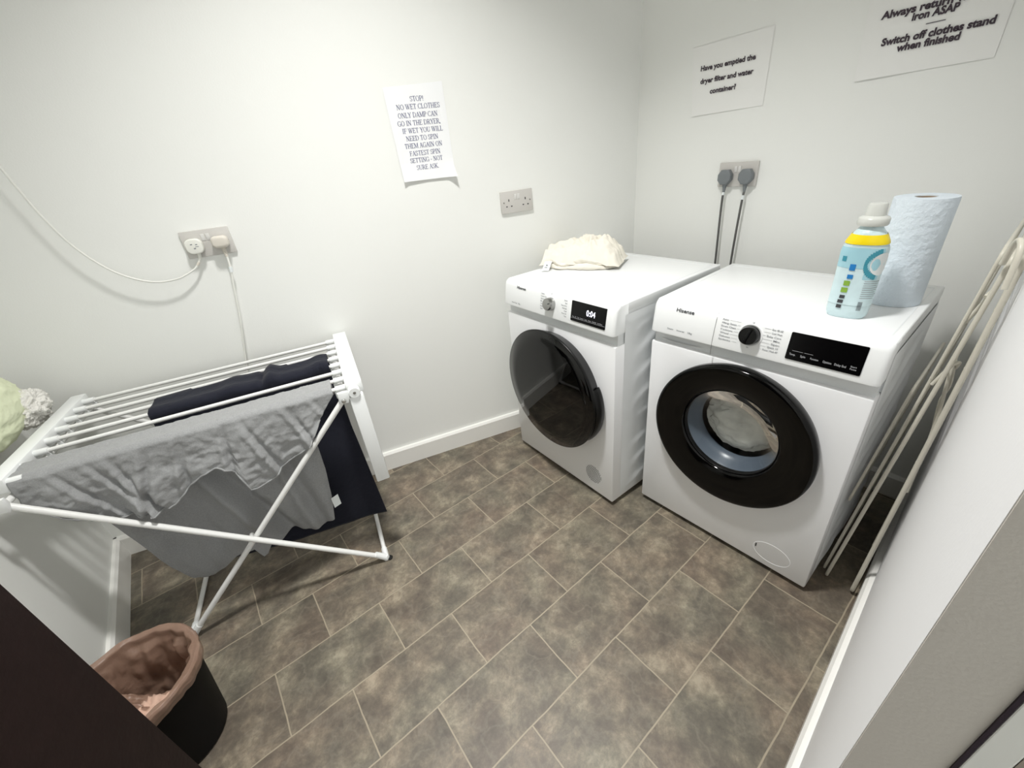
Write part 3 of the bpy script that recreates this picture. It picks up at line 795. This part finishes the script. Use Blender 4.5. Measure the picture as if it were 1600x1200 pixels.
bm = bmesh.new(); lathe(bm, [(0, .219), (.0285, .219), (.0300, .222), (.0300, .233), (.0275, .237), (.0200, .240), (.0185, .262), (.0165, .266), (0, .267)], None, 40)
obj('cap', bm, M['cap'], t)
def patch(ph0, ph1, z0, z1, m, name, off=.0006, nu=10, nv=8, ell=False):
    bm = bmesh.new()
    if ell:
        c = bm.verts.new(bot_pt((ph0+ph1)/2, (z0+z1)/2, off)); R = []
        for i in range(24):
            a = 2*pi*i/24; R.append(bm.verts.new(bot_pt((ph0+ph1)/2+(ph1-ph0)/2*cos(a), (z0+z1)/2+(z1-z0)/2*sin(a), off)))
        for i in range(24): bm.faces.new((c, R[i], R[(i+1) % 24]))
    else: grid_surface(bm, lambda a, b: bot_pt(ph0+(ph1-ph0)*a, z0+(z1-z0)*b, off), nu, nv)
    return bm
def add_patch(par, name, m, *rects):
    bm = bmesh.new()
    for r in rects:
        if name != 'yellow_band': r = (r[0]-radians(27), r[1]-radians(27))+tuple(r[2:])
        b2 = patch(*r[:4], m, name, *(r[4:] if len(r) > 4 else ()))
        me = bpy.data.meshes.new('x'); b2.to_mesh(me); b2.free(); bm.from_mesh(me); bpy.data.meshes.remove(me)
    return obj(name, bm, m, par)
D = radians
add_patch(t, 'yellow_band', M['yellow'], (D(0), D(359.9), .180, .201, .0012, 48, 5))
# phi 180 faces -x (the room); 270 faces -y
lb = add_patch(t, 'label', M['lab_base'], (D(140), D(300), .035, .175, .0009, 40, 30))
add_patch(lb, 'label_art', M['lab_pale'], (D(142), D(225), .125, .173, .0014, 16, 8), (D(225), D(262), .10, .172, .0014, 12, 12))
add_patch(lb, 'label_swirl', M['lab_teal'], *[(D(262-40*cos(a_)-2.5), D(262-40*cos(a_)+4.5), .136+.031*sin(a_)-.006, .136+.031*sin(a_)+.006, .0019, 3, 3) for a_ in [radians(-72+9*i) for i in range(17)]])
add_patch(lb, 'label_logo', M['lab_teal'], (D(163), D(175), .140, .152, .0019, 4, 3))
add_patch(lb, 'label_badge', M['lab_white'], (D(232), D(292), .110, .163, .0023, 1, 1, True))
add_patch(lb, 'blue_icons', M['lab_blue'], (D(188), D(202), .120, .135, .0022, 4, 4), (D(188), D(202), .100, .110, .0022, 4, 4))
add_patch(lb, 'green_icons', M['lab_green'], (D(184), D(199), .083, .095, .0022, 4, 4), (D(182), D(198), .066, .078, .0022, 4, 4))
add_patch(lb, 'warning_icons', M['print'], (D(183), D(196), .051, .059, .0022, 4, 3), (D(181), D(195), .039, .047, .0022, 4, 3), (D(181), D(194), .026, .034, .0022, 4, 3))
rows = [(D(232), D(232+46-4*(i % 3)), .0955-.0052*i, .0955-.0052*i+.0012, .0022, 10, 1) for i in range(9)]
add_patch(lb, 'small_print', M['print_grey'], *rows)
add_patch(lb, 'barcode', M['print'], *[(D(232), D(243), .024+.0028*i, .024+.0028*i+.0014, .0022, 3, 1) for i in range(8)])
# kitchen roll
t = thing('kitchen_roll', 'tall white kitchen paper roll standing behind the detergent bottle', 'kitchen roll', (.318, -.515, .8516))
bm = bmesh.new(); lathe(bm, [(.0215, .0), (.060, 0), (.0608, .004), (.0605, .13), (.0608, .254), (.060, .258), (.0215, .258), (.0215, 0)], None, 64)
for v in bm.verts:
    r = Vector((v.co.x, v.co.y)).length
    if r > .05: k = 1+.010*fbm((v.co.x*20, v.co.y*20, v.co.z*6)); v.co.x *= k; v.co.y *= k
obj('paper_sheets', bm, M['towel'], t, ang=50)
bm = bmesh.new(); lathe(bm, [(.0195, -.0), (.0215, 0), (.0215, .256), (.0195, .256)], None, 40, closed=True); obj('cardboard_core', bm, M['card'], t)
# cream cloth bag on the dryer
def crumple(center, rad, ang, seed, folds=.2, fine=.06, sub=6, flat=.0):
    bm = bmesh.new(); bmesh.ops.create_icosphere(bm, subdivisions=sub, radius=1)
    ca, sa = cos(ang), sin(ang); s = Vector((seed*3.1, seed*1.7, seed*.9))
    for v in bm.verts:
        n = v.co.copy()
        rg = 1-abs(fbm(n*1.5+s, 3))*2.0; rg2 = 1-abs(fbm(n*3.4+s*2, 3))*2.0
        d = 1+folds*rg+fine*rg2+.25*folds*fbm(n*7+s, 3)
        p = Vector((n.x*rad[0]*d, n.y*rad[1]*d, max(n.z, -.25 if flat else -1)*rad[2]*d))
        v.co = Vector((p.x*ca-p.y*sa, p.x*sa+p.y*ca, p.z))+Vector(center)
    return bm
t = thing('cloth_bag', 'crumpled cream cotton cloth bag lying on top of the tumble dryer', 'cloth bag', (.235, .515, .8517), radians(-66))
# local x runs from the tag end (far left) to the gathered end (right)
def bag(a, b):
    x = -.165+.345*a; y = -.098+.196*b
    hx = interp(a, [(0, .030), (.15, .045), (.38, .062), (.60, .088), (.78, .085), (.90, .04), (1, .012)])
    prof = max(0, 1-abs((b-.5)*2)**2.6)**.6
    edge = min(1, a/.05, (1-a)/.06)
    p = Vector((x*7, y*9, 0))
    f = (1-abs(fbm(p*1.3+Vector((4, 2, 1)), 2))*2.6)*.014+(1-abs(fbm(p*3.2+Vector((1, 7, 3)), 2))*2.4)*.007
    crease = (-.016*exp(-((x-.085-y*.6)/.007)**2)-.010*exp(-((x-.01+y*.8)/.006)**2)+.006*exp(-((x-.025+y*.8)/.008)**2)-.008*exp(-((y+.045-x*.25)/.007)**2))*prof
    z = (hx*prof*.82+f*(.4+.6*prof)+crease)*max(.02, edge)+.020*max(0, 1-abs((b-.5)*2)**6)*edge+.010+.010*fbm((x*14, (b > .5)*4.0, 2), 2)
    wob = .90+.16*fbm((x*12, b*2, 5), 3)
    return (x, y*wob, max(.012, z+.006))
bm = bmesh.new(); grid_surface(bm, bag, 90, 60)
obj('upper_fold', bm, M['cream_cloth'], t, ang=180)
bm = bmesh.new()
def under(a, b):
    th = 2*pi*a; w = 1+.07*fbm((cos(th)*2, sin(th)*2, 3.3), 3)+.03*sin(9*th+1)
    prof = [(.88, .0005), (1.0, .001), (1.05, .008), (1.02, .017), (.93, .020), (.97, .026), (1.0, .034), (.93, .041), (.80, .044)]
    k = b*(len(prof)-1); i = min(int(k), len(prof)-2); f = k-i
    r = prof[i][0]*(1-f)+prof[i+1][0]*f; z = prof[i][1]*(1-f)+prof[i+1][1]*f
    z *= (1+.35*sin(5*th+2)+.25*fbm((cos(th)*4, sin(th)*4, b*5), 3)); w += .05*fbm((cos(th)*6, sin(th)*6, b*3), 3)
    e = 4; q = (abs(cos(th))**3+abs(sin(th))**3)**(-1/3)
    return (.008+.165*cos(th)*q*.94*r*w, .098*sin(th)*q*r*w, max(.0006, z+.0005))
grid_surface(bm, under, 120, 24); obj('lower_folds', bm, M['cream_cloth'], t, ang=180)
bm = bmesh.new()
grid_surface(bm, lambda a, b: (-.135+.030*a, -.088-.045*b+.006*a, .030*(1-b)**1.2+.0012+.002*sin(3*a)), 4, 8, .0006)
tg = obj('care_tag', bm, M['lab_white'], t)
bm = bmesh.new(); box(bm, -.122, -.117, -.1085, -.103, .0215, .0225); box(bm, -.126, -.113, -.118, -.116, .0145, .0155); obj('tag_print', bm, M['print'], tg, smooth=False)

# ------------------------------------------------------------------ heated clothes airer
RO = Vector((-.863, .504, 0)); RR = atan2(-.249, .9686); HZ = .720
AIR = thing('clothes_airer', 'white heated winged clothes airer standing by the back wall, loaded with laundry', 'clothes airer', RO, RR)
def rk(name, fill, m, ang=40, parent=AIR):
    bm = bmesh.new(); fill(bm); return obj(name, bm, m, parent, ang=ang)
# end housings
rk('end_housing', lambda bm: box(bm, .000, .050, -.004, .502, HZ-.022, HZ+.016, .003), M['rackplastic'])
rk('end_housing', lambda bm: box(bm, -.848, -.806, -.004, .502, HZ-.022, HZ+.016, .003), M['rackplastic'])
RD = [.460-.0643*i for i in range(8)]
for d in RD:
    r = rk('rail', lambda bm: tube(bm, [(-.81, d, HZ), (.004, d, HZ)], .0063, 12), M['rack'])
    for x0, x1 in ((-.030, .002), (-.808, -.776)):
        rk('rail_collar', lambda bm: tube(bm, [(x0, d, HZ), (x1, d, HZ)], .0098, 12), M['rackplastic'], parent=r)
    for x in (-.028, -.780):
        rk('rail_clip', lambda bm: box(bm, x-.006, x+.006, d-.005, d+.005, HZ-.030, HZ-.006, .002), M['rackplastic'], parent=r)
# hinged side wing hanging down at the near edge
rk('wing_arm', lambda bm: box(bm, .000, .044, -.030, -.006, .357, .700, .004), M['rackplastic'])
def hub(bm):
    lathe(bm, [(0, -.006), (.017, -.006), (.018, .0), (.018, .018), (.016, .022), (0, .022)], Matrix.Translation((.020, -.012, .712)) @ Matrix.Rotation(pi/2, 4, 'X'), 32)
h = rk('hinge', hub, M['rackplastic'])
rk('hinge_screw', lambda bm: lathe(bm, [(0, .0235), (.004, .0235), (.005, .021)], Matrix.Translation((.020, -.012, .712)) @ Matrix.Rotation(pi/2, 4, 'X'), 16), M['screw'], parent=h)
# crossed leg frames: each is a U with a bar along the floor
def leg(name, xt, xb, y0, y1, zt):
    def f(bm):
        zb = .012
        path = [(xt, y0, zt)]
        tube(bm, [(xt, y0, zt), (xb, y0, zb)], .0088, 12)
        tube(bm, [(xt, y1, zt), (xb, y1, zb)], .0088, 12)
        tube(bm, [(xb, y0, zb), (xb, y1, zb)], .0080, 12)
        tube(bm, [(xt, y0, zt), (xt, y1, zt)], .0080, 12)
    return rk(name, f, M['rack'])
l1 = leg('leg', -.016, -.696, -.016, .476, .694)
l2 = leg('leg', -.815, -.057, -.034, .494, .682)
for l, xb, y0, y1, dx in ((l1, -.696, -.016, .476, 1), (l2, -.057, -.034, .494, -1)):
    for y, s in ((y0, 1), (y1, -1)):
        def ft(bm):
            v = Vector((dx*.68, 0, .70)).normalized()
            tube(bm, [Vector((xb, y, .012)), Vector((xb, y, .012))+v*.045], [.0125, .0105], 14)
            tube(bm, [(xb, y-s*.004, .012), (xb, y+s*.045, .012)], [.0120, .0105], 14)
            lathe(bm, [(0, -.012), (.010, -.010), (.0128, 0), (.010, .010), (0, .012)], Matrix.Translation((xb, y, .012)), 16)
        f = rk('corner_foot', ft, M['rackplastic'], parent=l)
    for y in (y0, y1):
        rk('rubber_tip', lambda bm: lathe(bm, [(0, 0), (.010, 0), (.011, .004), (.008, .009), (0, .009)], Matrix.Translation((xb-dx*.012, y-.002, 0)), 16), M['rubber'], parent=l)
rk('pivot', lambda bm: lathe(bm, [(0, -.030), (.007, -.030), (.007, .012), (0, .012)], Matrix.Translation((-.417, -.016, .300)) @ Matrix.Rotation(pi/2, 4, 'X'), 16), M['rack'])
def brk(bm):
    prism(bm, [(-.016, -.016), (.010, -.022), (.018, .0), (.016, .018), (-.014, .018)], 0, .012, .003, 2, Matrix.Translation((-.014, -.022, .706)) @ Matrix.Rotation(pi/2, 4, 'X'))
b_ = rk('leg_bracket', brk, M['rackplastic'])
rk('bracket_bolt', lambda bm: lathe(bm, [(0, .004), (.006, .003), (.0075, 0), (.0075, -.004)], Matrix.Translation((-.016, -.036, .697)) @ Matrix.Rotation(pi/2, 4, 'X'), 20), M['chrome'], parent=b_)
b_ = rk('leg_bracket', lambda bm: prism(bm, [(-.016, -.016), (.010, -.022), (.018, .0), (.016, .018), (-.014, .018)], 0, .012, .003, 2, Matrix.Translation((-.815, -.040, .690)) @ Matrix.Rotation(pi/2, 4, 'X')), M['rackplastic'])

# grey T-shirt over the two nearest rails: short front, long back
def fold(u, k, seed):
    return (sin(u*34+seed+1.3*sin(u*9))*.6+fbm((u*9+seed, k*1.6, seed), 3)*1.2)
HEM = [(.040, .712), (.060, .690), (.097, .648), (.150, .575), (.175, .560), (.215, .540), (.250, .522), (.275, .500), (.325, .487), (.345, .492), (.352, .540), (.372, .580), (.400, .598), (.440, .585), (.480, .560), (.505, .540), (.530, .520), (.560, .512), (.600, .522), (.640, .532), (.680, .543), (.738, .574), (.794, .620), (.810, .660)]
zt = HZ+.0105
def top_path(s, d0, d1, drop_b, drop_f):
    """s from 0 (back hem) to 1 (front hem): returns (d, z, hang)"""
    r = .0115; L1 = drop_b; L2 = d0-d1; L3 = drop_f; T = L1+L2+L3; q = s*T
    if q < L1: return d0+r*(1 if q < L1-.012 else (L1-q)/.012), zt-(L1-q), (L1-q), 1
    if q < L1+L2: f = (q-L1)/L2; return d0-(d0-d1)*f, zt-.004*sin(pi*f), 0, 0
    h = q-L1-L2; return d1-r*min(1, h/.012), zt-h, h, -1
def shirt_front(a, b):
    u = .040+(.806-.040)*a
    hem = interp(u, HEM)
    d, z, hang, side = top_path(b, RD[6], RD[7], .06, max(.004, zt-hem))
    k = min(1, hang/.12)
    amp = .010*k
    fr = fold(u, z*4, 2.0)
    w = fbm((u*26, z*26, 1.5), 3)*.0035*min(1, hang/.03+.15)
    # deep tucked folds running from the rail to the hem
    for uc, wd_, sl in ((.300, .008, .25), (.340, .007, -.15), (.520, .009, -.35), (.660, .008, .45), (.730, .007, .5), (.450, .007, -.2), (.180, .008, .3), (.110, .006, .5), (.610, .006, .2)):
        uu = u-uc+sl*hang; w -= .013*k*exp(-(uu/wd_)**2); w += .010*k*exp(-((uu-.016)/(wd_*1.2))**2)
    w += (1-abs(fbm((u*14+z*6, z*30, 3), 3))*2.2)*.0035*k
    out = (amp*fr+w)*(1 if side < 0 else .2)
    if side < 0: out = max(out+.010*k, -.001)+.002*min(1, hang/.01)
    dd_ = d-out if side < 0 else d+.002
    zz = z+(.0025*fbm((u*30, d*40, 2), 2) if hang < .001 else 0)
    return (-u, dd_, zz)
SH = thing('t_shirt', 'grey marl T-shirt draped over the front rails of the clothes airer', 'T-shirt', RO, RR)
bm = bmesh.new(); grid_surface(bm, shirt_front, 230, 70, .0016); obj('front_panel', bm, M['grey_cloth'], SH, ang=180)
HEM2 = [(.135, .640), (.146, .560), (.152, .40), (.166, .280), (.185, .185), (.226, .151), (.300, .165), (.375, .178), (.405, .172), (.425, .145), (.440, .140), (.452, .190), (.510, .185), (.560, .150), (.600, .132), (.640, .130), (.661, .140), (.685, .225), (.715, .375), (.735, .490), (.742, .600)]
def shirt_back(a, b):
    u = .136+(.742-.136)*a
    hem = interp(u, HEM2); z = (zt-.012)+(hem-(zt-.012))*b; hang = zt-z
    k = min(1, hang/.3)
    # the hem gathers slightly inwards
    uu = u
    d = RD[6]+.016+.020*k*fold(u*.8, z*2, 5.0)+.030*k*exp(-((u-.40-.30*(z-.4))/.022)**2)-.026*k*exp(-((u-.445-.30*(z-.4))/.020)**2)-.018*k*exp(-((u-.28-.1*(z-.4))/.02)**2)+.014*k*exp(-((u-.245-.1*(z-.4))/.02)**2)-.012*k*exp(-((u-.66-.20*(z-.3))/.03)**2)
    d += fbm((u*22, z*22, 7), 3)*.002
    return (-uu, d, z)
bm = bmesh.new(); grid_surface(bm, shirt_back, 220, 90, .0016); obj('back_panel', bm, M['grey_cloth'], SH, ang=180)
# rolled collar/hem line along the short edge
bm = bmesh.new(); pts = []
for i in range(121):
    u = .10+(.80-.10)*i/120; p = Vector(shirt_front((u-.040)/.766, 1.0)); p.y -= .001; p.z += .001; pts.append(p)
tube(bm, pts, .0024, 8); obj('hem_seam', bm, M['grey_cloth'], SH)
bm = bmesh.new(); grid_surface(bm, lambda a, b: (-.168+.026*a, .062-.004*a, .290-.045*b+.012*a), 3, 5, .0008)
obj('care_label', bm, M['lab_white'], SH)
# navy garment over the middle rails
def navy(a, b):
    u0 = .034-.026*max(0, (b-.5))*2; u1 = .553+.045*max(0, (b-.5))*2
    u = u0+(u1-u0)*a
    hem = .036+.062*a+.006*sin(14*u)
    d, z, hang, side = top_path(b, RD[3]+.004, RD[4]-.004, .34, zt-hem+.01)
    k = min(1, hang/.25)
    w = .008*k*fold(u*.7, z*1.5, 9.0)
    lump = .014*exp(-((u-.215)/.018)**2)+.006*exp(-((u-.33)/.03)**2)+.010*exp(-((u-.06)/.03)**2)-.008*exp(-((u-.245)/.008)**2)
    zz = z+.010+(lump*(1-min(1, hang/.05)))
    return (-u, d+side*(.010+.004*(1-min(1, hang/.05)))*(1 if hang > .001 else 0)+w*side*.6, zz)
bm = bmesh.new(); grid_surface(bm, navy, 120, 110, .002)
o = obj('navy_garment', bm, M['navy_cloth'], ang=180, loc=RO, rotz=RR); tag(o, 'dark navy garment hanging over the middle rails of the clothes airer', 'garment')
# pale green cloth with white lace at the left end
bm = crumple((-1.680, .985, .815), (.046, .175, .088), radians(-8), 3, .07, .03, 6)
o = obj('green_garment', bm, M['green_cloth'], ang=180); tag(o, 'pale green cotton garment bundled on the left end of the clothes airer', 'garment')
bm = crumple((-1.640, 1.105, .768), (.040, .070, .045), radians(-14), 8, .22, .14, 6)
o = obj('lace_cloth', bm, M['lace'], ang=180); tag(o, 'white frilly lace cloth peeking from under the pale green garment', 'cloth')

# ------------------------------------------------------------------ waste bin
BX = Vector((-1.590, .342, 0))
t = thing('waste_bin', 'round black waste bin with pinkish brown liner by the left wall', 'waste bin', BX)
bm = bmesh.new(); lathe(bm, [(0, .001), (.098, .001), (.102, .006), (.132, .272), (.137, .274), (.137, .280), (.131, .280), (.127, .272), (.098, .012), (0, .010)], None, 64)
obj('bin_body', bm, M['bin'], t)
def liner(a, b):
    th = 2*pi*a
    prof = [(.134, .250), (.1405, .268), (.1415, .284), (.137, .290), (.125, .286), (.117, .24), (.112, .16), (.100, .06), (.06, .02), (.0, .016)]
    k = b*(len(prof)-1); i = min(int(k), len(prof)-2); f = k-i
    r = prof[i][0]*(1-f)+prof[i+1][0]*f; z = prof[i][1]*(1-f)+prof[i+1][1]*f
    n = fbm((cos(th)*3, sin(th)*3, z*14), 4)
    out = max(0, 1-b*3)
    r2 = r+(.005*n+.002*sin(th*17) if b > .42 else .004*abs(n)+.0015)+(-.02*abs(fbm((cos(th)*2+5, sin(th)*2, z*7), 3)) if b > .5 else 0)
    if b < .12: z += .012*fbm((cos(th)*2.2, sin(th)*2.2, 4), 3)
    return (max(0, r2)*cos(th), max(0, r2)*sin(th), max(.012, z+.006*fbm((cos(th)*2, sin(th)*2, 8), 2)))
bm = bmesh.new(); grid_surface(bm, liner, 140, 60); obj('bin_liner', bm, M['liner'], t, ang=180)
bm = bmesh.new()
def flap(a, b):
    x = -.10+.19*a; y = .075-.10*a+.045*(b-.5)*(1+a); z = .275-.10*sin(pi*a*.6)-.035*b+.018*fbm((a*6, b*4, 2), 3)
    return (x*.85-.012, y*.9, z)
grid_surface(bm, flap, 40, 16); obj('liner_fold', bm, M['liner'], t, ang=180)
bm = crumple((BX.x-.005, BX.y-.03, .130), (.070, .060, .050), .5, 5, .3, .15, 5)
o = obj('crumpled_tissue', bm, M['tissue'], ang=180); tag(o, 'crumpled pinkish tissue inside the lined waste bin', 'rubbish')

# ------------------------------------------------------------------ wire airers folded against the wall
def wire_airer(label, frames, loops):
    t = thing('folded_airer', label, 'folded airer', (0, 0, 0))
    for (x0, x1, yb, zb, yt, ztp, r, nw) in frames:
        bm = bmesh.new()
        tube(bm, round_loop((x0, yb, zb), (x1, yb, zb), (x1, yt, ztp), (x0, yt, ztp), .03), r, 10, closed=True)
        f = obj('frame', bm, M['airer'], t)
        bm = bmesh.new()
        for i in range(nw):
            k = (i+1)/(nw+1); y = yb+(yt-yb)*k; z = zb+(ztp-zb)*k
            tube(bm, [(x0-.004, y, z), (x1+.004, y, z)], .0022, 8)
            for xx in (x0, x1): bmesh.ops.create_icosphere(bm, subdivisions=2, radius=r*1.22, matrix=Matrix.Translation((xx, y, z)) @ Matrix.Diagonal((.8, .9, 1.3, 1)))
        obj('cross_wires', bm, M['airer'], f)
    for pts, r in loops:
        bm = bmesh.new(); tube(bm, smooth_path(pts, 8), r, 10); obj('hook', bm, M['airer'], t)
    return t
wire_airer('cream wire airer folded flat, leaning between the washing machine and front wall, nearer the machine',
    [(.098, .56, -.6235, .008, -.700, 1.035, .0047, 7), (.118, .54, -.610, .012, -.684, 1.040, .0038, 6), (.130, .50, -.6045, .30, -.640, .70, .0034, 3)],
    [([(.098, -.668, .74), (.10, -.684, .79), (.11, -.694, .80), (.13, -.690, .775), (.13, -.676, .76)], .0035),
     ([(.14, -.675, .88), (.135, -.688, .93), (.12, -.692, .955), (.10, -.688, .95)], .0040)])
wire_airer('cream wire airer folded flat, leaning directly against the front wall beside the other',
    [(.092, .56, -.6935, .008, -.7155, 1.06, .0056, 7), (.150, .52, -.6930, .16, -.7130, .98, .0034, 5)],
    [([(.12, -.684, .82), (.12, -.689, .75), (.12, -.698, .67), (.12, -.704, .58), (.12, -.706, .51), (.12, -.708, .42)], .0036),
     ([(.125, -.682, .82), (.126, -.695, .74), (.124, -.692, .69), (.122, -.704, .60)], .0030),
     ([(.085, -.690, 1.02), (.07, -.694, 1.06), (.05, -.700, 1.07), (.03, -.706, 1.05), (.02, -.708, .99)], .0050)])
